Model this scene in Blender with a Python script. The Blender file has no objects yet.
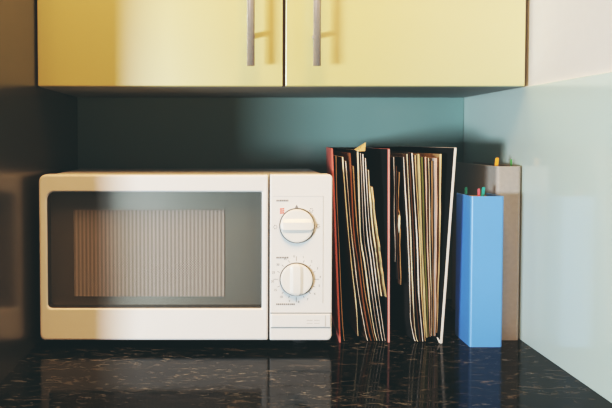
import bpy, bmesh, math, random
from mathutils import Vector, Matrix

random.seed(7)
SC = bpy.context.scene
COL = SC.collection

# ------------------------------------------------------------------ camera
F = 830.0                      # focal length in pixels of the 612 px wide frame
PX, PY = 230.0, 173.0          # where the optical axis meets the picture
PITCH = math.radians(2.4)
CAM = Vector((0.0, -1.71, 0.334))

cam_d = bpy.data.cameras.new('camera')
cam = bpy.data.objects.new('camera', cam_d)
COL.objects.link(cam)
cam.location = CAM
cam.rotation_euler = (math.pi / 2 - PITCH, 0, 0)
cam_d.sensor_width = 36.0
cam_d.lens = 36.0 * F / 612.0
cam_d.shift_x = (306.0 - PX) / 612.0
cam_d.shift_y = -(204.0 - PY) / 612.0
cam_d.clip_start = 0.02
SC.camera = cam


def W(px, py, y):
    """world point at depth y seen at a picture coordinate (used to take measurements)"""
    a = (px - PX) / F
    b = -(py - PY) / F
    d = Vector((a, math.cos(PITCH) + b * math.sin(PITCH), -math.sin(PITCH) + b * math.cos(PITCH)))
    t = (y - CAM.y) / d.y
    return CAM + d * t


# ------------------------------------------------------------------ materials
def srgb(r, g, b):
    def f(c):
        c /= 255.0
        return c / 12.92 if c <= 0.04045 else ((c + 0.055) / 1.055) ** 2.4
    return (f(r), f(g), f(b), 1.0)


def mat(name, col, rough=0.5, metal=0.0, spec=0.5, noise=0.0, nscale=40.0, coat=0.0, coat_rough=0.3, bump=0.0):
    m = bpy.data.materials.new(name)
    m.use_nodes = True
    nt = m.node_tree
    b = nt.nodes['Principled BSDF']
    b.inputs['Base Color'].default_value = col
    b.inputs['Roughness'].default_value = rough
    b.inputs['Metallic'].default_value = metal
    b.inputs['Specular IOR Level'].default_value = spec
    b.inputs['Coat Weight'].default_value = coat
    b.inputs['Coat Roughness'].default_value = coat_rough
    if noise or bump:
        tc = nt.nodes.new('ShaderNodeTexCoord')
        n = nt.nodes.new('ShaderNodeTexNoise')
        n.inputs['Scale'].default_value = nscale
        n.inputs['Detail'].default_value = 6
        nt.links.new(tc.outputs['Object'], n.inputs['Vector'])
        if noise:
            r = nt.nodes.new('ShaderNodeValToRGB')
            r.color_ramp.elements[0].position = 0.3
            r.color_ramp.elements[1].position = 0.7
            k0, k1 = 1 - noise, 1 + noise
            r.color_ramp.elements[0].color = tuple(min(1, c * k0) for c in col[:3]) + (1,)
            r.color_ramp.elements[1].color = tuple(min(1, c * k1) for c in col[:3]) + (1,)
            nt.links.new(n.outputs['Fac'], r.inputs['Fac'])
            nt.links.new(r.outputs['Color'], b.inputs['Base Color'])
        if bump:
            bp = nt.nodes.new('ShaderNodeBump')
            bp.inputs['Strength'].default_value = bump
            bp.inputs['Distance'].default_value = 0.001
            nt.links.new(n.outputs['Fac'], bp.inputs['Height'])
            nt.links.new(bp.outputs['Normal'], b.inputs['Normal'])
    return m


def add_sheen(m, fac, rough, col=(1, 1, 1, 1)):
    """a soft, satin surface reflection over the diffuse colour"""
    nt = m.node_tree
    out = nt.nodes['Material Output']
    b = nt.nodes['Principled BSDF']
    g = nt.nodes.new('ShaderNodeBsdfGlossy')
    g.inputs['Roughness'].default_value = rough
    g.inputs['Color'].default_value = col
    mx = nt.nodes.new('ShaderNodeMixShader')
    mx.inputs[0].default_value = fac
    nt.links.new(b.outputs[0], mx.inputs[1])
    nt.links.new(g.outputs[0], mx.inputs[2])
    nt.links.new(mx.outputs[0], out.inputs['Surface'])
    return m


M = {}
M['yellow_door'] = add_sheen(mat('yellow_laminate', (0.95, 0.78, 0.15, 1), 0.4, noise=0.02, nscale=3), 0.50, 0.43, (0.72, 0.90, 1.0, 1))
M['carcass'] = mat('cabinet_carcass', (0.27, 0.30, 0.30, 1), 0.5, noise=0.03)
M['gap'] = mat('dark_gap', (0.10, 0.06, 0.02, 1), 0.7, noise=0.05)
M['nickel'] = mat('brushed_nickel', (0.56, 0.44, 0.36, 1), 0.42, metal=0.3, noise=0.04, nscale=200)
M['white_wall'] = mat('white_paint', (0.86, 0.81, 0.78, 1), 0.7, noise=0.01, nscale=60, bump=0.05)
M['glass_shaded'] = mat('teal_glass_shaded_copy', (0.305, 0.43, 0.405, 1), 0.16, spec=0.5, noise=0.012, nscale=2)  # darker copy of the splashback glass, shade put into its colour
M['glass_lit'] = mat('teal_glass_lit_copy', (0.68, 0.79, 0.745, 1), 0.12, spec=0.5, noise=0.012, nscale=2)  # same glass as on the back wall, lit tone put into its colour
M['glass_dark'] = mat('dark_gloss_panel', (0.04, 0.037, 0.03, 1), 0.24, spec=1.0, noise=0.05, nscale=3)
M['mw_white'] = mat('microwave_white', (0.79, 0.79, 0.785, 1), 0.35, spec=0.4, noise=0.008, nscale=20)
M['mw_panel'] = mat('panel_white', (0.80, 0.80, 0.795, 1), 0.4, spec=0.35, noise=0.006, nscale=20)
M['mw_dark'] = mat('microwave_dark', (0.012, 0.014, 0.014, 1), 0.6, noise=0.1)
M['dial_white'] = mat('dial_white', (0.84, 0.83, 0.80, 1), 0.35, noise=0.01)
M['dial_ring'] = mat('dial_ring_grey', (0.10, 0.095, 0.09, 1), 0.4, metal=0.2, noise=0.05)
M['print_grey'] = mat('print_grey', (0.24, 0.225, 0.22, 1), 0.6, noise=0.02)
M['print_red'] = mat('print_red', (0.80, 0.10, 0.03, 1), 0.6, noise=0.02)
M['rubber'] = mat('rubber_black', (0.01, 0.011, 0.011, 1), 0.8, noise=0.1)
M['black_lining'] = mat('black_lining', (0.010, 0.012, 0.013, 1), 0.75, spec=0.2, noise=0.1, nscale=90)
M['red_cover'] = mat('salmon_red_cover', (0.60, 0.17, 0.14, 1), 0.5, noise=0.05)
M['red_cover_lit'] = mat('lit_red_edge', (0.66, 0.33, 0.31, 1), 0.5, noise=0.05)  # the red cover again, lightened in colour where light catches its edges
M['white_cover'] = mat('white_cover', (0.80, 0.77, 0.73, 1), 0.5, noise=0.03)
M['blue_binder'] = add_sheen(mat('blue_plastic', (0.15, 0.40, 0.88, 1), 0.38, noise=0.03, nscale=12), 0.06, 0.45)
M['grey_binder'] = mat('grey_board', (0.41, 0.39, 0.37, 1), 0.55, noise=0.05, nscale=140)
M['tan_paper'] = mat('tan_paper', (0.42, 0.30, 0.17, 1), 0.8, noise=0.1)


def paper(name, r, g, b, n=0.34):
    """stacked sheets: fine streaks that run along the edges"""
    m = mat(name, srgb(r, g, b), 0.75, spec=0.25, noise=n, nscale=1.0)
    nt = m.node_tree
    tc = [q for q in nt.nodes if q.type == 'TEX_COORD'][0]
    nz = [q for q in nt.nodes if q.type == 'TEX_NOISE'][0]
    mp = nt.nodes.new('ShaderNodeMapping')
    mp.inputs['Scale'].default_value = (900, 14, 9)
    nt.links.new(tc.outputs['Object'], mp.inputs['Vector'])
    nt.links.new(mp.outputs[0], nz.inputs['Vector'])
    nz.inputs['Detail'].default_value = 3
    nz.inputs['Distortion'].default_value = 0.6
    return m


# microwave door window: dusty smoked glass, see-through
def glass_window():
    m = bpy.data.materials.new('smoked_door_glass')
    m.use_nodes = True
    nt = m.node_tree
    nt.nodes.remove(nt.nodes['Principled BSDF'])
    out = nt.nodes['Material Output']
    tr = nt.nodes.new('ShaderNodeBsdfTransparent')
    tr.inputs['Color'].default_value = (0.95, 0.95, 0.94, 1)
    gl = nt.nodes.new('ShaderNodeBsdfGlossy')
    gl.inputs['Roughness'].default_value = 0.39
    gl.inputs['Color'].default_value = (0.98, 0.95, 0.88, 1)
    sh = nt.nodes.new('ShaderNodeBsdfGlossy')
    sh.inputs['Roughness'].default_value = 0.05
    df = nt.nodes.new('ShaderNodeBsdfDiffuse')
    tc = nt.nodes.new('ShaderNodeTexCoord')
    n = nt.nodes.new('ShaderNodeTexNoise')
    n.inputs['Scale'].default_value = 9
    cr = nt.nodes.new('ShaderNodeValToRGB')
    cr.color_ramp.elements[0].color = (0.02, 0.025, 0.022, 1)
    cr.color_ramp.elements[1].color = (0.03, 0.035, 0.03, 1)
    nt.links.new(tc.outputs['Object'], n.inputs['Vector'])
    nt.links.new(n.outputs['Fac'], cr.inputs['Fac'])
    nt.links.new(cr.outputs['Color'], df.inputs['Color'])
    m1 = nt.nodes.new('ShaderNodeMixShader')
    m1.inputs[0].default_value = 0.72
    m2 = nt.nodes.new('ShaderNodeMixShader')
    m2.inputs[0].default_value = 0.88
    m3 = nt.nodes.new('ShaderNodeMixShader')
    m3.inputs[0].default_value = 0.03
    nt.links.new(df.outputs[0], m1.inputs[1])
    nt.links.new(gl.outputs[0], m1.inputs[2])
    nt.links.new(m1.outputs[0], m2.inputs[1])
    nt.links.new(tr.outputs[0], m2.inputs[2])
    nt.links.new(m2.outputs[0], m3.inputs[1])
    nt.links.new(sh.outputs[0], m3.inputs[2])
    nt.links.new(m3.outputs[0], out.inputs['Surface'])
    return m


M['mw_glass'] = glass_window()
M['inner_panel'] = add_sheen(mat('smoked_inner_panel', (0.05, 0.055, 0.05, 1), 0.6, spec=0.2, noise=0.05, nscale=9), 0.66, 0.40, (0.98, 0.95, 0.88, 1))


# perforated screen: rows of round holes, procedural
def perforated():
    m = bpy.data.materials.new('perforated_screen')
    m.use_nodes = True
    nt = m.node_tree
    b = nt.nodes['Principled BSDF']
    b.inputs['Roughness'].default_value = 0.6
    tc = nt.nodes.new('ShaderNodeTexCoord')
    sep = nt.nodes.new('ShaderNodeSeparateXYZ')
    nt.links.new(tc.outputs['Object'], sep.inputs[0])

    def mth(op, a, bb=None):
        n = nt.nodes.new('ShaderNodeMath')
        n.operation = op
        for i, v in enumerate((a, bb)):
            if v is None:
                continue
            if isinstance(v, (int, float)):
                n.inputs[i].default_value = v
            else:
                nt.links.new(v, n.inputs[i])
        return n.outputs[0]
    # columns of holes and, with coarser pitch, the vertical bands they group into
    sx = mth('SINE', mth('MULTIPLY', sep.outputs['X'], 2 * math.pi / 0.0042))
    sz = mth('SINE', mth('MULTIPLY', sep.outputs['Z'], 2 * math.pi / 0.0042))
    holes = mth('MULTIPLY', sx, sz)
    bands = mth('SINE', mth('MULTIPLY', sep.outputs['X'], 2 * math.pi / 0.0062))
    n = nt.nodes.new('ShaderNodeTexNoise')
    n.inputs['Scale'].default_value = 28
    nt.links.new(tc.outputs['Object'], n.inputs['Vector'])
    mask = nt.nodes.new('ShaderNodeMapRange')
    mask.inputs['From Min'].default_value = 0.50
    mask.inputs['From Max'].default_value = 0.62
    mask.inputs['To Min'].default_value = 0.10
    mask.inputs['To Max'].default_value = 0.75
    nt.links.new(n.outputs['Fac'], mask.inputs['Value'])
    v = mth('ADD', mth('ADD', mth('MULTIPLY', bands, 0.30), mth('MULTIPLY', holes, mask.outputs[0])), 0.5)
    cr = nt.nodes.new('ShaderNodeValToRGB')
    cr.color_ramp.elements[0].color = (0.22, 0.20, 0.19, 1)
    cr.color_ramp.elements[1].color = (0.76, 0.69, 0.67, 1)
    nt.links.new(v, cr.inputs['Fac'])
    nt.links.new(cr.outputs['Color'], b.inputs['Base Color'])
    return m


M['perforated'] = perforated()


def granite():
    m = bpy.data.materials.new('black_granite')
    m.use_nodes = True
    nt = m.node_tree
    b = nt.nodes['Principled BSDF']
    b.inputs['Specular IOR Level'].default_value = 0.0
    b.inputs['IOR'].default_value = 1.02
    b.inputs['Coat Weight'].default_value = 0.42
    b.inputs['Coat IOR'].default_value = 1.5
    tc = nt.nodes.new('ShaderNodeTexCoord')
    mp = nt.nodes.new('ShaderNodeMapping')
    mp.inputs['Scale'].default_value = (0.45, 1.0, 1.0)
    mp.inputs['Rotation'].default_value = (0, 0, 0.12)
    nt.links.new(tc.outputs['Object'], mp.inputs['Vector'])

    def noise(scale, detail, rough, dist=0.0):
        n = nt.nodes.new('ShaderNodeTexNoise')
        n.inputs['Scale'].default_value = scale
        n.inputs['Detail'].default_value = detail
        n.inputs['Roughness'].default_value = rough
        n.inputs['Distortion'].default_value = dist
        nt.links.new(mp.outputs[0], n.inputs['Vector'])
        return n.outputs['Fac']

    def ramp(src, p0, p1, c0, c1):
        r = nt.nodes.new('ShaderNodeValToRGB')
        r.color_ramp.elements[0].position = p0
        r.color_ramp.elements[1].position = p1
        r.color_ramp.elements[0].color = c0
        r.color_ramp.elements[1].color = c1
        nt.links.new(src, r.inputs['Fac'])
        return r.outputs['Color']
    veins = ramp(noise(60, 9, 0.70, 0.9), 0.55, 0.72, (0.004, 0.006, 0.006, 1), (0.16, 0.14, 0.12, 1))
    specks = ramp(noise(105, 6, 0.7, 0.6), 0.56, 0.66, (0, 0, 0, 1), (0.20, 0.205, 0.20, 1))
    area = ramp(noise(7, 2, 0.5), 0.42, 0.58, (0, 0, 0, 1), (1, 1, 1, 1))
    patch = ramp(noise(11, 3, 0.55), 0.40, 0.62, (0.22, 0.22, 0.22, 1), (1, 1, 1, 1))
    mv = nt.nodes.new('ShaderNodeMix')
    mv.data_type = 'RGBA'
    mv.blend_type = 'MULTIPLY'
    mv.inputs['Factor'].default_value = 1
    nt.links.new(veins, mv.inputs['A'])
    nt.links.new(patch, mv.inputs['B'])
    veins = mv.outputs['Result']
    mu = nt.nodes.new('ShaderNodeMix')
    mu.data_type = 'RGBA'
    mu.blend_type = 'MULTIPLY'
    mu.inputs['Factor'].default_value = 1
    nt.links.new(specks, mu.inputs['A'])
    nt.links.new(area, mu.inputs['B'])
    ad = nt.nodes.new('ShaderNodeMix')
    ad.data_type = 'RGBA'
    ad.blend_type = 'ADD'
    ad.inputs['Factor'].default_value = 1
    nt.links.new(veins, ad.inputs['A'])
    nt.links.new(mu.outputs['Result'], ad.inputs['B'])
    nt.links.new(ad.outputs['Result'], b.inputs['Base Color'])
    bp = nt.nodes.new('ShaderNodeBump')
    rr = nt.nodes.new('ShaderNodeMapRange')
    rr.inputs['From Min'].default_value = 0.42
    rr.inputs['From Max'].default_value = 0.68
    rr.inputs['To Min'].default_value = 0.03
    rr.inputs['To Max'].default_value = 0.22
    nt.links.new(noise(70, 6, 0.65, 0.8), rr.inputs['Value'])
    nt.links.new(rr.outputs[0], b.inputs['Coat Roughness'])
    bp.inputs['Strength'].default_value = 0.06
    bp.inputs['Distance'].default_value = 0.0008
    nt.links.new(noise(90, 5, 0.6), bp.inputs['Height'])
    nt.links.new(bp.outputs['Normal'], b.inputs['Coat Normal'])
    return m


M['granite'] = granite()


# ------------------------------------------------------------------ mesh helpers
def link(name, me, m, parent=None, smooth=False):
    o = bpy.data.objects.new(name, me)
    COL.objects.link(o)
    if m is not None:
        for mm in (m if isinstance(m, (list, tuple)) else [m]):
            me.materials.append(mm)
    if smooth:
        for p in me.polygons:
            p.use_smooth = True
    if parent is not None:
        o.parent = parent
        o.location = -Vector(parent.location)
    return o


def from_bm(name, bm, m, parent=None, smooth=False):
    bmesh.ops.recalc_face_normals(bm, faces=bm.faces[:])
    me = bpy.data.meshes.new(name)
    bm.to_mesh(me)
    bm.free()
    return link(name, me, m, parent, smooth)


def bm_box(bm, x0, x1, y0, y1, z0, z1, bev=0.0, seg=2, mi=0):
    g = bmesh.ops.create_cube(bm, size=1.0)
    vs = g['verts']
    for v in vs:
        v.co = Vector(((x0 + x1) / 2 + v.co.x * (x1 - x0), (y0 + y1) / 2 + v.co.y * (y1 - y0), (z0 + z1) / 2 + v.co.z * (z1 - z0)))
    fs = set(f for v in vs for f in v.link_faces)
    for f in fs:
        f.material_index = mi
    if bev:
        es = list(set(e for v in vs for e in v.link_edges))
        bmesh.ops.bevel(bm, geom=es, offset=bev, segments=seg, affect='EDGES', profile=0.5)


def box(name, x0, x1, y0, y1, z0, z1, m, parent=None, bev=0.0, seg=2):
    bm = bmesh.new()
    bm_box(bm, x0, x1, y0, y1, z0, z1, bev, seg)
    return from_bm(name, bm, m, parent)


def bm_hull8(bm, pts, mi=0):
    """hexahedron from 8 points: 4 of one end, 4 of the other"""
    v = [bm.verts.new(p) for p in pts]
    fs = []
    for idx in ((0, 1, 2, 3), (7, 6, 5, 4), (0, 4, 5, 1), (1, 5, 6, 2), (2, 6, 7, 3), (3, 7, 4, 0)):
        f = bm.faces.new([v[i] for i in idx])
        f.material_index = mi
        fs.append(f)
    return fs


def rrect(x0, x1, z0, z1, rs, n=6):
    """rounded rectangle in x,z; rs = radii at bottom-left, bottom-right, top-right, top-left"""
    out = []
    cs = [(x0 + rs[0], z0 + rs[0], rs[0], math.pi), (x1 - rs[1], z0 + rs[1], rs[1], 1.5 * math.pi),
          (x1 - rs[2], z1 - rs[2], rs[2], 0.0), (x0 + rs[3], z1 - rs[3], rs[3], 0.5 * math.pi)]
    for cx, cz, r, a0 in cs:
        for i in range(n + 1):
            a = a0 + i / n * math.pi / 2
            out.append((cx + r * math.cos(a), cz + r * math.sin(a)))
    return out


def bm_plate(bm, loop, y0, y1, bev=0.0):
    """solid plate: outline in x,z between y0 (front) and y1 with a softened front rim"""
    n = len(loop)
    cx = sum(p[0] for p in loop) / n
    cz = sum(p[1] for p in loop) / n

    def inset(p, d):
        v = Vector((p[0] - cx, p[1] - cz))
        w = max(abs(q[0] - cx) for q in loop)
        h = max(abs(q[1] - cz) for q in loop)
        return (p[0] - d * v.x / w, p[1] - d * v.y / h)
    rings = []
    if bev:
        for k in range(4):
            a = k / 3 * math.pi / 2
            rings.append(([inset(p, bev * (1 - math.sin(a))) for p in loop], y0 + bev * (1 - math.cos(a))))
    else:
        rings.append((loop, y0))
    rings.append((loop, y1))
    vr = [[bm.verts.new((p[0], y, p[1])) for p in lp] for lp, y in rings]
    bm.faces.new(vr[0])
    bm.faces.new(list(reversed(vr[-1])))
    for a, b in zip(vr, vr[1:]):
        for i in range(n):
            j = (i + 1) % n
            bm.faces.new((a[i], a[j], b[j], b[i]))


def bm_cyl(bm, c, axis, r, h, n=32, r2=None):
    """cylinder from c along axis"""
    a = Vector(axis).normalized()
    q = a.to_track_quat('Z', 'Y').to_matrix().to_4x4()
    mtx = Matrix.Translation(Vector(c) + a * h / 2) @ q
    bmesh.ops.create_cone(bm, cap_ends=True, segments=n, radius1=r, radius2=r if r2 is None else r2, depth=h, matrix=mtx)


def thing(name, label, cat, loc, group=None):
    o = bpy.data.objects.new(name, None)
    COL.objects.link(o)
    o.empty_display_size = 0.05
    o.location = loc
    o['label'] = label
    o['category'] = cat
    if group:
        o['group'] = group
    return o


def tag(o, label, cat, group=None):
    o['label'] = label
    o['category'] = cat
    if group:
        o['group'] = group
    return o


def structure(o):
    o['kind'] = 'structure'
    return o


# ------------------------------------------------------------------ the setting
XL, XR = -0.314, 0.481
Z_CAB = W(526, 86.5, -0.36).z            # underside of the wall cabinet
WALL_FRONT = -0.594                      # where the left wall ends

structure(box('wall_back', XL - 0.10, XR + 0.10, 0.006, 0.10, -0.04, 1.5, M['white_wall']))
structure(box('wall_right', XR + 0.006, XR + 0.10, -1.15, 0.006, -0.04, 1.5, M['white_wall']))
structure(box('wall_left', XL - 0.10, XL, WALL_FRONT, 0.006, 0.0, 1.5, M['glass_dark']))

gb = box('glass_splashback', XL, XR, 0.0, 0.006, 0.0, Z_CAB + 0.0, M['glass_shaded'], bev=0.0008)
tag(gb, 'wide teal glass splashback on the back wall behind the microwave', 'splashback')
gr = box('glass_splashback', XR, XR + 0.006, -1.14, 0.0, 0.0, Z_CAB + 0.0, M['glass_lit'], bev=0.0008)
tag(gr, 'teal glass splashback with lit tone in its colour on the right-hand wall', 'splashback')

ct = box('countertop', XL - 0.10, XR + 0.006, -0.86, 0.006, -0.04, 0.0, M['granite'], bev=0.002)
tag(ct, 'polished black granite countertop with brown and grey flecks', 'countertop')

# ------------------------------------------------------------------ wall cabinet
CX0, CX1 = XL + 0.001, XR - 0.001
cab = thing('wall_cabinet', 'pale yellow two-door wall cabinet above the microwave', 'cabinet', (0.08, 0, Z_CAB))
box('carcass', CX0, CX1, -0.3415, 0.0, Z_CAB, 1.12, M['carcass'], cab, bev=0.001)
xa = W(37.5, 60, -0.36).x
xb = W(282.6, 60, -0.36).x
xc = W(285.6, 60, -0.36).x
xd = W(525.2, 60, -0.36).x
box('gap_shade', CX0, CX1, -0.3455, -0.3415, Z_CAB + 0.001, 1.119, M['gap'], cab)  # dark sheet behind the doors, standing in for shade in their gaps
for x0, x1, hx in ((xa, xb, W(250.8, 40, -0.40).x), (xc, xd, W(317.0, 40, -0.40).x)):
    d = box('door', x0, x1, -0.36, -0.3455, Z_CAB + 0.0005, 1.118, M['yellow_door'], cab, bev=0.0012)
    bm = bmesh.new()
    zb = W(251, 66, -0.40).z
    bm_cyl(bm, (hx, -0.402, zb), (0, 0, 1), 0.0060, 0.32, 28)
    for zz in (zb + 0.050, zb + 0.27):
        bm_cyl(bm, (hx, -0.36, zz), (0, -1, 0), 0.0042, 0.040, 20)
    h = from_bm('handle', bm, M['nickel'], None, smooth=False)
    h.parent = d
    h.matrix_parent_inverse = Matrix.Identity(4)
    h.location = Vector((0, 0, 0))
    for p in h.data.polygons:
        p.use_smooth = len(p.vertices) == 4
    h['label'] = 'brushed metal bar handle'

# ------------------------------------------------------------------ microwave
YF = -0.41


def X(px, y=YF):
    return W(px, 200, y).x


def Z(py, y=YF):
    return W(230, py, y).z


mwx0, mwx1 = X(38.5), X(332.5)
ztop, zbot = Z(174.6), Z(340.5)
mw = thing('microwave_oven', 'white microwave oven with two dials standing on black countertop', 'microwave',
           ((mwx0 + mwx1) / 2, -0.24, 0))
box('body', mwx0 + 0.004, mwx1 - 0.004, YF + 0.036, -0.075, zbot + 0.004, ztop - 0.0028, M['mw_white'], mw, bev=0.003, seg=3)
for fx in (mwx0 + 0.045, mwx1 - 0.045):
    for fy in (YF + 0.055, -0.11):
        bm = bmesh.new()
        bm_cyl(bm, (fx, fy, 0.0), (0, 0, 1), 0.013, zbot + 0.005, 24, 0.016)
        from_bm('foot', bm, M['rubber'], mw)
# door: a frame with a window opening
dx0, dx1 = mwx0, X(268.4)
pxm = X(101) - X(100)
outer = rrect(dx0, dx1, zbot, ztop, (5 * pxm, 1.2 * pxm, 1.2 * pxm, 7 * pxm))
wx0, wx1, wz0, wz1 = X(46.6), X(261.9), Z(308.4), Z(192.2)
inner = rrect(wx0, wx1, wz0, wz1, (4.5 * pxm, 1 * pxm, 1 * pxm, 8 * pxm))
ocx, ocz = (dx0 + dx1) / 2, (zbot + ztop) / 2


def ring_frame(bm, prof):
    """prof: list of (loop, y) swept from the inner back lip over the front to the outer back lip"""
    vr = [[bm.verts.new((p[0], y, p[1])) for p in lp] for lp, y in prof]
    n = len(vr[0])
    for k, (a, b) in enumerate(zip(vr, vr[1:] + vr[:1])):
        for i in range(n):
            j = (i + 1) % n
            f = bm.faces.new((a[i], a[j], b[j], b[i]))
            f.material_index = 1 if k == 0 else 0


def offs(lp, d):
    x0 = min(p[0] for p in lp); x1 = max(p[0] for p in lp)
    z0 = min(p[1] for p in lp); z1 = max(p[1] for p in lp)
    sx = 1 + 2 * d / (x1 - x0)
    sz = 1 + 2 * d / (z1 - z0)
    mx, mz = (x0 + x1) / 2, (z0 + z1) / 2
    return [(mx + (p[0] - mx) * sx, mz + (p[1] - mz) * sz) for p in lp]


bm = bmesh.new()
ring_frame(bm, [(inner, YF + 0.033), (inner, YF + 0.0035), (offs(inner, 0.0010), YF + 0.0015), (offs(inner, 0.0025), YF + 0.0006),
                (offs(outer, -0.0032), YF), (offs(outer, -0.0014), YF + 0.0006), (offs(outer, -0.0004), YF + 0.002),
                (outer, YF + 0.004), (outer, YF + 0.034)])
door = from_bm('door', bm, [M['mw_white'], M['mw_dark']], mw)
door['label'] = 'white door with a wide smoked window'
bm = bmesh.new()
bm_plate(bm, offs(inner, 0.0008), YF + 0.004, YF + 0.0065)
gp = from_bm('window_pane', bm, M['mw_glass'], None)
gp.parent = door
bm = bmesh.new()
bm_plate(bm, offs(inner, 0.0006), YF + 0.030, YF + 0.032)
bk = from_bm('inner_panel', bm, M['inner_panel'], None)
bk.parent = door
sx0, sx1, sz0, sz1 = X(73.5, YF + .028), X(224.3, YF + .028), Z(296.5, YF + .028), Z(210, YF + .028)
sc_ = box('perforated_screen', sx0, sx1, YF + 0.0280, YF + 0.0288, sz0, sz1, M['perforated'], None)
sc_.parent = door
# control panel
cx0, cx1 = X(270.0), mwx1
bm = bmesh.new()
bm_plate(bm, rrect(cx0, cx1, zbot, ztop + 0.0005, (1 * pxm, 5 * pxm, 4 * pxm, 1 * pxm)), YF, YF + 0.036, 0.0025)
cp = from_bm('control_panel', bm, M['mw_panel'], mw)


def panel_bit(name, bm, m, parent=cp):
    o = from_bm(name, bm, m, None)
    o.parent = parent
    return o


# fine moulded lines: inner border on the right, seams round the release button
bm = bmesh.new()
bm_box(bm, X(322.8), X(323.5), YF - 0.0006, YF + 0.001, Z(303), Z(196), 0.0002)
bm_box(bm, X(273), X(322.8), YF - 0.0004, YF + 0.001, Z(196.4), Z(196.0), 0.0001)
panel_bit('panel_ridge', bm, mat('ridge_grey', (0.62, 0.61, 0.59, 1), 0.5, noise=0.02))
bm = bmesh.new()
bm_box(bm, X(270.6), X(332.0), YF - 0.0004, YF + 0.001, Z(313.6), Z(312.6), 0.0001)
bm_box(bm, X(271), X(331), YF - 0.0003, YF + 0.001, Z(328.1), Z(327.4), 0.0001)
panel_bit('panel_seam', bm, mat('seam_grey', (0.28, 0.27, 0.26, 1), 0.6, noise=0.05))
bm = bmesh.new()
bm_box(bm, X(271.6), X(331), YF - 0.0016, YF + 0.004, Z(327.2), Z(314.2), 0.0010)
rb = from_bm('release_button', bm, M['mw_panel'], mw)
bm = bmesh.new()
bm_box(bm, X(325.3), X(326.4), YF - 0.0019, YF, Z(326.4), Z(315.2), 0.0002)
for a, b_ in ((307, 313), (314.5, 320)):
    bm_box(bm, X(a), X(b_), YF - 0.0018, YF, Z(320.4), Z(319.7))
    bm_box(bm, X(a), X(b_), YF - 0.0018, YF, Z(323.4), Z(322.8))
panel_bit('button_print', bm, mat('faint_print', (0.58, 0.56, 0.54, 1), 0.6, noise=0.02), rb)


def dial(cxp, czp, rp, horizontal):
    c = Vector((X(cxp), YF, Z(czp)))
    r = rp * pxm
    bm = bmesh.new()
    bm_cyl(bm, c + Vector((0, 0.0005, 0)), (0, -1, 0), r, 0.0022, 64)
    d = from_bm('dial', bm, M['dial_ring'], mw)
    # body of the knob
    bm = bmesh.new()
    n = 64
    prof = [(r * 0.955, -0.0015), (r * 0.955, -0.005), (r * 0.93, -0.0062), (r * 0.84, -0.0066), (0.0, -0.0066)]
    rows = []
    for rr, yy in prof[:-1]:
        rows.append([bm.verts.new((c.x + rr * math.cos(2 * math.pi * i / n), YF + yy, c.z + rr * math.sin(2 * math.pi * i / n))) for i in range(n)])
    for a, b_ in zip(rows, rows[1:]):
        for i in range(n):
            bm.faces.new((a[i], a[(i + 1) % n], b_[(i + 1) % n], b_[i]))
    bm.faces.new(rows[-1])
    k = from_bm('knob', bm, M['dial_white'], None)
    k.parent = d
    # grip ridge across the knob
    bm = bmesh.new()
    L = r * 0.93
    wbase, wtop, hgt = r * 0.44, r * 0.30, 0.0100
    ns = 14
    rows = []
    for i in range(ns + 1):
        t = -1 + 2 * i / ns
        l = L * t
        lim = math.sqrt(max(0, 1 - t * t * 0.96))
        wb = min(wbase, r * 0.97 * lim + 0.0004)
        wt = min(wtop, wb * 0.75)
        hh = hgt * (0.80 + 0.20 * math.sqrt(max(0, 1 - t * t)))
        row = []
        for (s, y) in ((-wb, -0.006), (-wt, -hh + 0.0015), (-wt * 0.7, -hh), (wt * 0.7, -hh), (wt, -hh + 0.0015), (wb, -0.006)):
            if horizontal:
                row.append(bm.verts.new((c.x + l, YF + y, c.z + s)))
            else:
                row.append(bm.verts.new((c.x + s, YF + y, c.z + l)))
        rows.append(row)
    for a, b_ in zip(rows, rows[1:]):
        for i in range(6):
            bm.faces.new((a[i], a[(i + 1) % 6], b_[(i + 1) % 6], b_[i]))
    bm.faces.new(rows[0])
    bm.faces.new(list(reversed(rows[-1])))
    g = from_bm('grip', bm, M['dial_white'], None)
    g.parent = d
    return d


d1 = dial(297.0, 225.6, 17.6, True)
d1['label'] = 'upper white dial with level grip'
d2 = dial(296.6, 279.2, 16.8, False)
d2['label'] = 'lower white timer dial with upright grip'


def text_mesh(s, x, z, size):
    cu = bpy.data.curves.new('numeral', 'FONT')
    cu.body = s
    cu.size = size
    cu.align_x = 'CENTER'
    cu.align_y = 'CENTER'
    o = bpy.data.objects.new('numeral', cu)
    COL.objects.link(o)
    dg = bpy.context.evaluated_depsgraph_get()
    me = bpy.data.meshes.new_from_object(o.evaluated_get(dg))
    bpy.data.objects.remove(o)
    bpy.data.curves.remove(cu)
    for v in me.vertices:
        v.co = Vector((x + v.co.x, YF - 0.0003, z + v.co.y))
    return me


# timer scale: ticks and numerals
bm = bmesh.new()
c = Vector((X(296.6), YF, Z(279.2)))
vals = ['0', '1', '2', '3', '4', '5', '6', '7', '8', '9', '10', '15', '20', '25', '30', '35']
for i, s in enumerate(vals):
    a = math.pi / 2 - i * 2 * math.pi / 16
    r1 = 18.2 * pxm
    r2 = (20.6 if i % 4 else 23.0) * pxm
    p1 = Vector((c.x + r1 * math.cos(a), c.z + r1 * math.sin(a)))
    p2 = Vector((c.x + r2 * math.cos(a), c.z + r2 * math.sin(a)))
    nn = Vector((-(p2 - p1).y, (p2 - p1).x)).normalized() * 0.00035
    bm.faces.new([bm.verts.new((q.x, YF - 0.0003, q.y)) for q in (p1 - nn, p2 - nn, p2 + nn, p1 + nn)])
    me = text_mesh(s, c.x + 24.0 * pxm * math.cos(a + 0.10), c.z + 23.2 * pxm * math.sin(a + 0.10), 0.0048)
    bm.from_mesh(me)
    bpy.data.meshes.remove(me)
panel_bit('dial_scale', bm, M['print_grey'])
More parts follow.
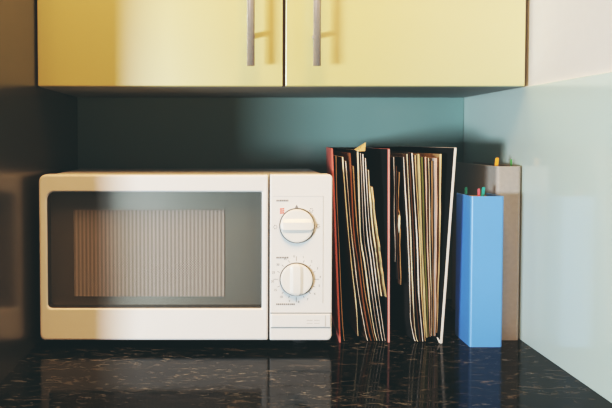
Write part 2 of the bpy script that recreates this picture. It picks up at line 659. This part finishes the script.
# faint lines of small print above and below the scale and over the upper dial
for x0, x1, yy in ((276.5, 289, 200.6), (276.5, 288.5, 257.6), (276.5, 296.5, 304.2)):
    x = x0
    bm = bmesh.new()
    while x < x1 - 1:
        w = random.uniform(1.0, 1.7)
        bm_box(bm, X(x), X(min(x1, x + w)), YF - 0.0004, YF, Z(yy + 0.75), Z(yy - 0.75))
        x += w + 0.55
    panel_bit('small_print', bm, M['print_grey'])
# power symbols around the upper dial
bm = bmesh.new()
for k in range(3):
    zc = 209.0 + k * 2.0
    bm_box(bm, X(280.0), X(281.9), YF - 0.0004, YF, Z(zc + 0.62), Z(zc - 0.62))
    bm_box(bm, X(282.3), X(284.2), YF - 0.0004, YF, Z(zc + 0.45), Z(zc - 0.75))
panel_bit('power_symbol', bm, M['print_red'])


def tri(px, py, s):
    bm = bmesh.new()
    bm.faces.new([bm.verts.new((X(a), YF - 0.0003, Z(b_))) for a, b_ in ((px - s, py + s), (px + s, py + s), (px, py - s))])
    panel_bit('setting_symbol', bm, M['print_grey'])


tri(296.6, 206.2, 1.7)
for px, py in ((311.3, 210.3), (318.2, 226.2), (275.3, 227.0)):
    bm = bmesh.new()
    for k in range(6):
        a = k * math.pi / 3
        x_, z_ = X(px) + 1.5 * pxm * math.cos(a), Z(py) + 1.9 * pxm * math.sin(a)
        bm_box(bm, x_ - 0.0006, x_ + 0.0006, YF - 0.0004, YF, z_ - 0.0006, z_ + 0.0006)
    panel_bit('setting_symbol', bm, M['print_grey'])


# ------------------------------------------------------------------ open file folders
def slab(name, f_top, f_bot, b_top, b_bot, t, mats, parent, inner_side, front_mat=None):
    """upright board: front edge from f_bot to f_top, back edge from b_bot to b_top; t thickness in x; inner_side -1/+1"""
    bm = bmesh.new()
    h = t / 2
    pts = []
    for p, q in ((f_bot, f_top), (b_bot, b_top)):
        pts += [(p[0] - h, p[1], p[2]), (p[0] + h, p[1], p[2]), (q[0] + h, q[1], q[2]), (q[0] - h, q[1], q[2])]
    fs = bm_hull8(bm, pts)
    # 0 front, 1 back, 2 bottom, 3 right, 4 top, 5 left
    fs[3 if inner_side > 0 else 5].material_index = 1
    if len(mats) > 2:
        fs[0].material_index = 2
        fs[4].material_index = 2
    bmesh.ops.bevel(bm, geom=bm.edges[:], offset=0.0004, segments=1, affect='EDGES')
    return from_bm(name, bm, mats, parent)


def P3(px, py, y):
    v = W(px, py, y)
    return (v.x, y, max(v.z, 0.0))


YB = -0.115
yfA = -0.366
fa_top_l, fa_bot_l = P3(332.0, 148.5, yfA), P3(340.0, 345.2, yfA)
fa_top_r, fa_bot_r = P3(388.8, 148.8, yfA), P3(388.8, 345.2, yfA)
ba_top_l, ba_top_r = (0.186, YB, fa_top_l[2]), (0.2405, YB, fa_top_r[2])
ba_bot_l, ba_bot_r = (0.194, YB, 0), (0.2465, YB, 0)
fa = thing('file_folder', 'open black-lined file folder with salmon red edges beside the microwave', 'folder', (0.22, -0.24, 0))
slab('cover', fa_top_l, fa_bot_l, ba_top_l, ba_bot_l, 0.0030, [M['red_cover'], M['black_lining']], fa, +1)
slab('cover', fa_top_r, fa_bot_r, ba_top_r, ba_bot_r, 0.0036, [M['red_cover'], M['black_lining'], M['red_cover_lit']], fa, -1)


def spine(parent, bl, br, tl, tr, ext):
    bm = bmesh.new()
    y0, y1 = YB - 0.002, YB + 0.002
    bm_hull8(bm, [(bl, y0, 0), (br, y0, 0), (br, y1, 0), (bl, y1, 0), (tl, y0, ext), (tr, y0, ext), (tr, y1, ext), (tl, y1, ext)])
    for f in bm.faces:
        f.material_index = 1 if f.calc_center_median().y < YB - 0.001 else 0
    bmesh.ops.recalc_face_normals(bm, faces=bm.faces[:])
    return bm


from_bm('spine', spine(fa, 0.194, 0.2465, 0.186, 0.2405, fa_top_l[2] - 0.001), [M['red_cover'], M['black_lining']], fa)

yfB = -0.372
fb_top_l, fb_bot_l = P3(391.8, 151, yfB), P3(391.6, 347, yfB)
fb_top_r, fb_bot_r = P3(455.6, 147.6, yfB), P3(441.2, 346.0, yfB)
fb = thing('file_folder', 'open black-lined file folder with white edges beside the blue binder', 'folder', (0.30, -0.24, 0))
ltop = W(430, 147.6, yfB).z
slab('cover', (fb_top_l[0], yfB + 0.02, ltop - 0.004), (fb_bot_l[0], yfB + 0.02, 0), (0.2515, YB, ltop), (0.2525, YB, 0), 0.0022,
     [M['white_cover'], M['black_lining'], M['print_grey']], fb, +1)
slab('cover', fb_top_r, fb_bot_r, (0.322, YB, ltop), (0.310, YB, 0), 0.0042, [M['white_cover'], M['black_lining'], M['white_cover']], fb, -1)
from_bm('spine', spine(fb, 0.2525, 0.310, 0.2515, 0.322, ltop - 0.001), [M['black_lining'], M['black_lining']], fb)
# bottom fold of the white cover, turned inwards
bm = bmesh.new()
q0, q1 = W(436.6, 337.5, yfB), W(440.2, 346.3, yfB)
bm_hull8(bm, [(q0.x, yfB, q0.z), (q0.x + 0.0018, yfB, q0.z + 0.0006), (q1.x + 0.001, yfB, 0.0028), (q1.x - 0.002, yfB, 0.0006),
              (0.306, YB - 0.01, q0.z), (0.3075, YB - 0.01, q0.z + 0.0006), (0.3095, YB - 0.01, 0.0028), (0.3080, YB - 0.01, 0.0006)])
for f in bm.faces:
    f.material_index = 1
bm.faces.ensure_lookup_table()
bm.faces[0].material_index = 0
from_bm('bottom_flap', bm, [M['white_cover'], M['black_lining']], fb)

# ------------------------------------------------------------------ sheets and booklets in the folders
MZ = {}


def pm(key, rgb):
    if key not in MZ:
        MZ[key] = paper('paper_' + key, *rgb)
    return MZ[key]


PAL = {
    'white': (244, 240, 234), 'cream': (240, 228, 202), 'buff': (222, 202, 164), 'tan': (180, 148, 108),
    'rust': (146, 96, 64), 'brown': (96, 66, 44), 'dark': (38, 34, 32), 'grey': (188, 182, 178),
    'olive': (116, 118, 66), 'pink': (220, 190, 176), 'khaki': (204, 186, 144),
}


def spline(pts, n=16):
    """smooth curve through the measured points, by arc of y"""
    out = []
    P = [Vector(p) for p in pts]
    E = [P[0] * 2 - P[1]] + P + [P[-1] * 2 - P[-2]]
    segs = len(P) - 1
    per = max(3, n // segs)
    for s in range(segs):
        p0, p1, p2, p3 = E[s], E[s + 1], E[s + 2], E[s + 3]
        for k in range(per):
            t = k / per
            out.append(0.5 * ((2 * p1) + (-p0 + p2) * t + (2 * p0 - 5 * p1 + 4 * p2 - p3) * t * t + (-p0 + 3 * p1 - 3 * p2 + p3) * t ** 3))
    out.append(P[-1])
    return out


def sheet(pts, t_top, t_bot, color, yf, spine_x, depth=0.205, k=0.72, ragged=0.0, edge=None, xc=None):
    """a curved booklet standing on its edge, its fore-edge to the front; pts are picture measurements at depth yf"""
    bm = bmesh.new()
    curve = spline(pts, 18)
    rows = []
    yb = YB - 0.006
    nd = 5
    ph = random.uniform(0, 6.28)
    for i, p in enumerate(curve):
        u = i / (len(curve) - 1)
        w = W(p.x, p.y, yf)
        t = (t_top + (t_bot - t_top) * u) * 0.00162 / 2 * (0.74 + 0.16 * math.sin(9 * u + ph) + 0.10 * math.sin(23 * u + 2 * ph))
        w.x += 0.0004 * math.sin(11 * u + 3 * ph)
        z = max(w.z, 0.0012)
        row_l, row_r = [], []
        for j in range(nd + 1):
            v = j / nd
            y = yf + (yb - yf) * v + (random.uniform(-ragged, ragged) if j == 0 else 0)
            xb_ = spine_x + (w.x - xc) * k
            x = w.x + (xb_ - w.x) * v
            row_l.append(bm.verts.new((x - t, y, z)))
            row_r.append(bm.verts.new((x + t, y + (0.0006 if j == 0 else 0), z)))
        rows.append((row_l, row_r))
    for (l0, r0), (l1, r1) in zip(rows, rows[1:]):
        for j in range(nd):
            bm.faces.new((l0[j], l0[j + 1], l1[j + 1], l1[j]))
            bm.faces.new((r0[j + 1], r0[j], r1[j], r1[j + 1]))
        f = bm.faces.new((l0[0], l1[0], r1[0], r0[0]))
        f.material_index = 1
        bm.faces.new((l0[nd], r0[nd], r1[nd], l1[nd]))
    for (l, r) in (rows[0], rows[-1]):
        for j in range(nd):
            f = bm.faces.new((l[j], r[j], r[j + 1], l[j + 1]))
            f.material_index = 1
    m = pm(color, PAL[color])
    e = pm(edge, PAL[edge]) if edge else m
    o = from_bm('paper_booklet', bm, [m, e])
    return o


GA = 'papers in the red-edged folder'
GB = 'papers in the white-edged folder'
SA = dict(spine_x=0.222, xc=0.234, k=0.62)
SB = dict(spine_x=0.283, xc=0.312, k=0.70)
A = [
    ([(335.8, 156), (337.2, 200), (339, 250), (342.0, 310), (344.2, 344)], 1.0, 1.0, 'tan', 'brown', 'thin brown sheet lying along the salmon red left cover'),
    ([(342.8, 157), (348, 230), (351.5, 262), (355.6, 300), (358.0, 336)], 1.6, 1.1, 'cream', 'brown', 'cream edged booklet, first of the leaning pile beside the microwave'),
    ([(345.9, 161), (351, 230), (355, 262), (359.5, 300), (367.6, 344)], 1.4, 1.1, 'white', 'brown', 'thin white sheet bowed between cream booklet and rust booklet'),
    ([(349.6, 153), (354, 230), (358.3, 262), (363.2, 300), (371.4, 344)], 1.8, 0.9, 'rust', 'rust', 'rust orange booklet in the red-edged folder'),
    ([(353.4, 166), (357.2, 230), (361.5, 262), (366.3, 300), (374.9, 344)], 1.5, 0.8, 'tan', 'brown', 'tan sheet pressed behind the rust orange booklet'),
    ([(357.4, 150), (360.3, 230), (364.4, 262), (369.3, 300), (377.0, 344)], 2.4, 1.2, 'cream', 'dark', 'tall cream sheet with a corner folded over at the top'),
    ([(360.4, 153), (363.6, 230), (367.8, 262), (372.6, 300), (379.8, 344)], 1.2, 1.0, 'grey', 'dark', 'grey sheet right of the cream sheet with folded corner'),
    ([(363.0, 154), (366.8, 230), (371.0, 262), (376.0, 300), (382.4, 344)], 1.6, 1.2, 'white', 'dark', 'white sheet between the grey sheet and the last full-height white sheet'),
    ([(365.4, 158), (369.7, 230), (374.0, 262), (379.2, 300), (385.0, 344)], 1.4, 1.1, 'white', 'dark', 'last full-height white sheet before the right red cover, left of torn cream sheet'),
    ([(368.4, 170), (373.0, 230), (377.4, 262), (381.2, 296)], 2.1, 1.1, 'cream', 'khaki', 'short cream sheet with torn edge hanging above the counter'),
    ([(372.2, 187), (377.0, 230), (381.6, 262), (386.0, 297)], 1.9, 1.2, 'buff', 'khaki', 'short buff crumpled sheet nearest the right red cover'),
]
for i, (pts, tt, tb, colr, side, lab) in enumerate(A):
    yf = yfA + 0.006 + random.uniform(0.0, 0.004)
    o = sheet(pts, tt, tb, side, yf, edge=colr, ragged=0.003 if i >= 9 else 0.0008, **(dict(SA, spine_x=0.2268) if i == 0 else SA))
    tag(o, lab, 'paper', GA)
    if i == 5:
        fold_bm = bmesh.new()
        a = W(354.2, 149.4, yf - 0.004); b_ = W(365.8, 142.2, yf + 0.02); c_ = W(365.2, 151.2, yf - 0.002); d_ = W(357.6, 151.5, yf - 0.001)
        fr = [a, b_, c_, d_]
        vs = [fold_bm.verts.new(p) for p in fr] + [fold_bm.verts.new(p + Vector((0, 0.0012, 0))) for p in fr]
        for idx in ((0, 1, 2, 3), (7, 6, 5, 4), (0, 4, 5, 1), (1, 5, 6, 2), (2, 6, 7, 3), (3, 7, 4, 0)):
            fold_bm.faces.new([vs[q] for q in idx])
        fo = from_bm('folded_corner', fold_bm, pm('khaki', PAL['khaki']))
        fo.parent = o

B = [
    ([(394.0, 157), (394.4, 205), (395.2, 262)], 1.2, 0.9, 'grey', 'dark', 'narrow grey sheet next to the left cover of white-edged folder'),
    ([(396.4, 166), (396.7, 200), (397.4, 240), (398.4, 280)], 1.3, 1.1, 'brown', 'dark', 'short dark brown sheet with ragged edge hanging above the counter'),
    ([(399.2, 172), (399.0, 205), (399.6, 219), (400.0, 245), (400.8, 285)], 1.4, 1.6, 'tan', 'brown', 'short crumpled tan sheet with a pale bulge halfway down'),
    ([(403.8, 157), (408, 240), (410.2, 300), (411.3, 325), (415.0, 343)], 1.7, 1.1, 'white', 'dark', 'white booklet first left of the pile in the white-edged folder'),
    ([(406.7, 154), (411, 240), (413.2, 300), (414.6, 326), (417.8, 344)], 1.8, 1.0, 'cream', 'brown', 'cream booklet second from left in the white-edged folder'),
    ([(409.3, 152), (413.6, 240), (416.2, 300), (420.2, 344)], 1.6, 1.1, 'brown', 'dark', 'dark brown booklet between two white ones'),
    ([(412.3, 153), (416.7, 240), (419.4, 300), (422.6, 344)], 1.9, 1.4, 'white', 'dark', 'white booklet right of the dark brown booklet'),
    ([(415.3, 155), (419.6, 240), (422.3, 300), (425.0, 343)], 1.6, 1.1, 'buff', 'brown', 'buff booklet left of the khaki one'),
    ([(418.5, 154), (422.2, 240), (424.8, 300), (427.3, 338)], 1.9, 1.1, 'khaki', 'khaki', 'khaki yellow booklet beside the olive green one'),
    ([(421.8, 157), (424.8, 240), (427.0, 300), (428.9, 337)], 2.0, 1.1, 'olive', 'olive', 'olive green booklet in the white-edged folder'),
    ([(425.2, 157), (427.6, 240), (429.2, 300), (430.5, 337)], 2.2, 1.0, 'pink', 'brown', 'pale pink booklet right of the olive green booklet'),
    ([(428.4, 158), (430.2, 240), (431.2, 300), (431.9, 336)], 1.5, 0.8, 'cream', 'brown', 'cream booklet right of the pale pink booklet'),
    ([(431.6, 161), (432.6, 240), (433.1, 300), (433.5, 336)], 1.5, 0.8, 'tan', 'dark', 'tan brown booklet beside the thick pale grey one'),
    ([(436.0, 158), (436.0, 240), (435.6, 300), (435.1, 336)], 3.4, 1.2, 'pink', 'grey', 'thick pale grey booklet second from right in white-edged folder'),
    ([(440.8, 154), (439.6, 240), (438.0, 300), (436.7, 333)], 2.4, 1.2, 'buff', 'tan', 'buff booklet last on the right in the white-edged folder'),
]
for i, (pts, tt, tb, colr, side, lab) in enumerate(B):  # here too the pale sheets carry shade in their side colour
    yf = yfB + 0.008 + random.uniform(0.0, 0.004)
    o = sheet(pts, tt, tb, side, yf, edge=colr, ragged=0.003 if i in (1, 2) else 0.0008, **(dict(SB, spine_x=0.278, k=0.5) if i < 3 else SB))
    tag(o, lab, 'paper', GB)
    if i == 2:
        bm = bmesh.new()
        bmesh.ops.create_icosphere(bm, subdivisions=3, radius=1.0)
        cc = W(399.2, 224, yf)
        for v in bm.verts:
            s = 1 + 0.12 * math.sin(7 * v.co.z + 4 * v.co.x)
            taper = 0.75 + 0.35 * v.co.z
            v.co = Vector((cc.x + v.co.x * 0.0030 * s * taper, cc.y + 0.002 + v.co.y * 0.006, cc.z + v.co.z * 0.016))
        bo = from_bm('paper_bulge', bm, pm('cream', PAL['cream']), None, True)
        bo.parent = o


# ------------------------------------------------------------------ ring binders
def binder(name, label, x0, x1, yf, yb, h, m, t, paper_top, rnd=0.006):
    root = thing(name, label, 'binder', ((x0 + x1) / 2, (yf + yb) / 2, 0))
    # spine with rounded vertical edges, open C-shape plan with the two covers
    n = 5
    plan = []
    for i in range(n + 1):
        a = math.pi + i / n * math.pi / 2
        plan.append((x0 + rnd + rnd * math.cos(a), yf + rnd + rnd * math.sin(a)))
    for i in range(n + 1):
        a = 1.5 * math.pi + i / n * math.pi / 2
        plan.append((x1 - rnd + rnd * math.cos(a), yf + rnd + rnd * math.sin(a)))
    inner_p = []
    r2 = rnd - t
    for (px, py) in plan:
        cxp = x0 + rnd if px < (x0 + x1) / 2 else x1 - rnd
        inner_p.append((cxp + (px - cxp) * r2 / rnd, yf + rnd + (py - yf - rnd) * r2 / rnd))
    bm = bmesh.new()
    o_b = [bm.verts.new((p[0], p[1], 0)) for p in plan]
    o_t = [bm.verts.new((p[0], p[1], h)) for p in plan]
    i_b = [bm.verts.new((p[0], p[1], 0)) for p in inner_p]
    i_t = [bm.verts.new((p[0], p[1], h)) for p in inner_p]
    for i in range(len(plan) - 1):
        bm.faces.new((o_b[i], o_b[i + 1], o_t[i + 1], o_t[i]))
        bm.faces.new((i_b[i + 1], i_b[i], i_t[i], i_t[i + 1]))
        bm.faces.new((o_t[i], o_t[i + 1], i_t[i + 1], i_t[i]))
        bm.faces.new((o_b[i + 1], o_b[i], i_b[i], i_b[i + 1]))
    for i in (0, len(plan) - 1):
        bm.faces.new((o_b[i], o_t[i], i_t[i], i_b[i]))
    s = from_bm('spine', bm, m, root)
    for xa_, xb_ in ((x0, x0 + t), (x1 - t, x1)):
        box('cover', xa_, xb_, yf + rnd + 0.0004, yb, 0, h, m, root, bev=0.0006)
    return root


bx0, bx1 = W(469.5, 345, -0.395).x, W(502.3, 345, -0.395).x
bh = W(486, 196.3, -0.395).z
blue = binder('ring_binder', 'bright blue ring binder standing upright in front of the grey binder', bx0, bx1, -0.395, -0.308, bh, M['blue_binder'], 0.0022, None, 0.004)
gx0, gx1 = W(495.6, 250, -0.350).x, W(520.6, 250, -0.350).x
gh = W(507, 166.3, -0.350).z
GREY_YF = -0.350
grey = binder('ring_binder', 'tall grey ring binder standing against the right splashback', gx0, gx1, GREY_YF, -0.085, gh, M['grey_binder'], 0.0022, None, 0.006)

o = box('paper_stack', bx0 + 0.0035, bx1 - 0.006, -0.380, -0.312, 0.0015, bh - 0.004, M['tan_paper'], None, bev=0.0008)
tag(o, 'block of tan paper filed inside the blue binder', 'paper')
o = box('paper_stack', gx0 + 0.0035, gx1 - 0.006, -0.320, -0.100, 0.0015, gh - 0.006, M['tan_paper'], None, bev=0.0008)
tag(o, 'block of tan paper filed inside the grey binder', 'paper')


def page_tab(px, py0, py1, y, w, m, label, lean=0.0):
    a = W(px, py1, y)
    b_ = W(px, py0, y)
    bm = bmesh.new()
    bm_plate(bm, [(p[0] + lean * (p[1] - a.z), p[1]) for p in rrect(a.x - w / 2, a.x + w / 2, a.z - 0.0025, b_.z, (0.0004, 0.0004, w * 0.35, w * 0.35), 4)], y, y + 0.0006)
    o = from_bm('page_tab', bm, m)
    return tag(o, label, 'bookmark tab', 'paper index tabs')


T_TEAL = mat('tab_teal', (0.03, 0.28, 0.24, 1), 0.6, noise=0.05)
T_PINK = mat('tab_pink', (0.70, 0.16, 0.20, 1), 0.6, noise=0.05)
T_TURQ = mat('tab_turquoise', (0.05, 0.40, 0.36, 1), 0.6, noise=0.05)
T_ORANGE = mat('tab_orange', (0.85, 0.42, 0.06, 1), 0.6, noise=0.05)
T_GREEN = mat('tab_green', (0.10, 0.34, 0.12, 1), 0.6, noise=0.05)
page_tab(466.0, 187.0, 192.6, -0.335, 0.0045, T_TEAL, 'dark teal index tab at the left rear of the blue binder')
page_tab(478.8, 188.5, 195.5, -0.372, 0.0040, T_PINK, 'pink index tab sticking out of the blue binder')
page_tab(482.6, 187.0, 195.5, -0.368, 0.0056, T_TURQ, 'turquoise index tab beside the pink one on the blue binder', 0.12)
page_tab(496.4, 157.6, 165.5, -0.318, 0.0062, T_ORANGE, 'orange index tab sticking out of the grey binder', 0.1)
page_tab(511.2, 159.2, 165.5, -0.312, 0.0034, T_GREEN, 'small green index tab at the right of the grey binder')

# ------------------------------------------------------------------ light
def area(name, loc, target, sx, sy, power, col):
    l = bpy.data.lights.new(name, 'AREA')
    l.shape = 'RECTANGLE'
    l.size = sx
    l.size_y = sy
    l.energy = power
    l.color = col
    o = bpy.data.objects.new(name, l)
    COL.objects.link(o)
    o.location = loc
    o.rotation_euler = (Vector(target) - Vector(loc)).to_track_quat('-Z', 'Y').to_euler()
    return o


area('daylight_window', (-1.47, -2.22, 0.15), (0.1, -0.3, 0.2), 0.50, 0.26, 59, (0.80, 0.93, 1.0))
area('sky_fill', (-1.75, -2.3, 0.35), (0.1, -0.2, 0.2), 0.9, 0.7, 2, (0.74, 0.93, 1.0))  # unseen cool fill added to brighten the recess, not a second window
area('warm_ceiling_lamp', (0.1, -2.0, 2.6), (0.1, -0.3, 0.3), 1.4, 1.4, 98, (1.0, 0.57, 0.25))

w = bpy.data.worlds.new('room')
SC.world = w
w.use_nodes = True
bg = w.node_tree.nodes['Background']
bg.inputs['Color'].default_value = (0.75, 0.95, 0.95, 1)
bg.inputs['Strength'].default_value = 0.03

SC.view_settings.view_transform = 'Standard'
SC.view_settings.look = 'None'
SC.view_settings.exposure = 0.0

# gentle faded print: the photograph's darkest tones are a soft teal, its whites are not quite white
cmv = SC.view_settings
cmv.use_curve_mapping = True
cmv.curve_mapping.use_clip = False
for ch, (lo, hi) in enumerate(((0.0075, 0.95), (0.0125, 0.95), (0.0130, 0.94))):
    cu = cmv.curve_mapping.curves[ch]
    cu.points[0].location = (0.0, lo)
    cu.points[-1].location = (2.0, hi + 0.05)
    cu.points.new(0.06, 0.046 + lo * 0.3)
    cu.points.new(0.40, 0.43)
    cu.points.new(0.95, 0.77)
cmv.curve_mapping.update()
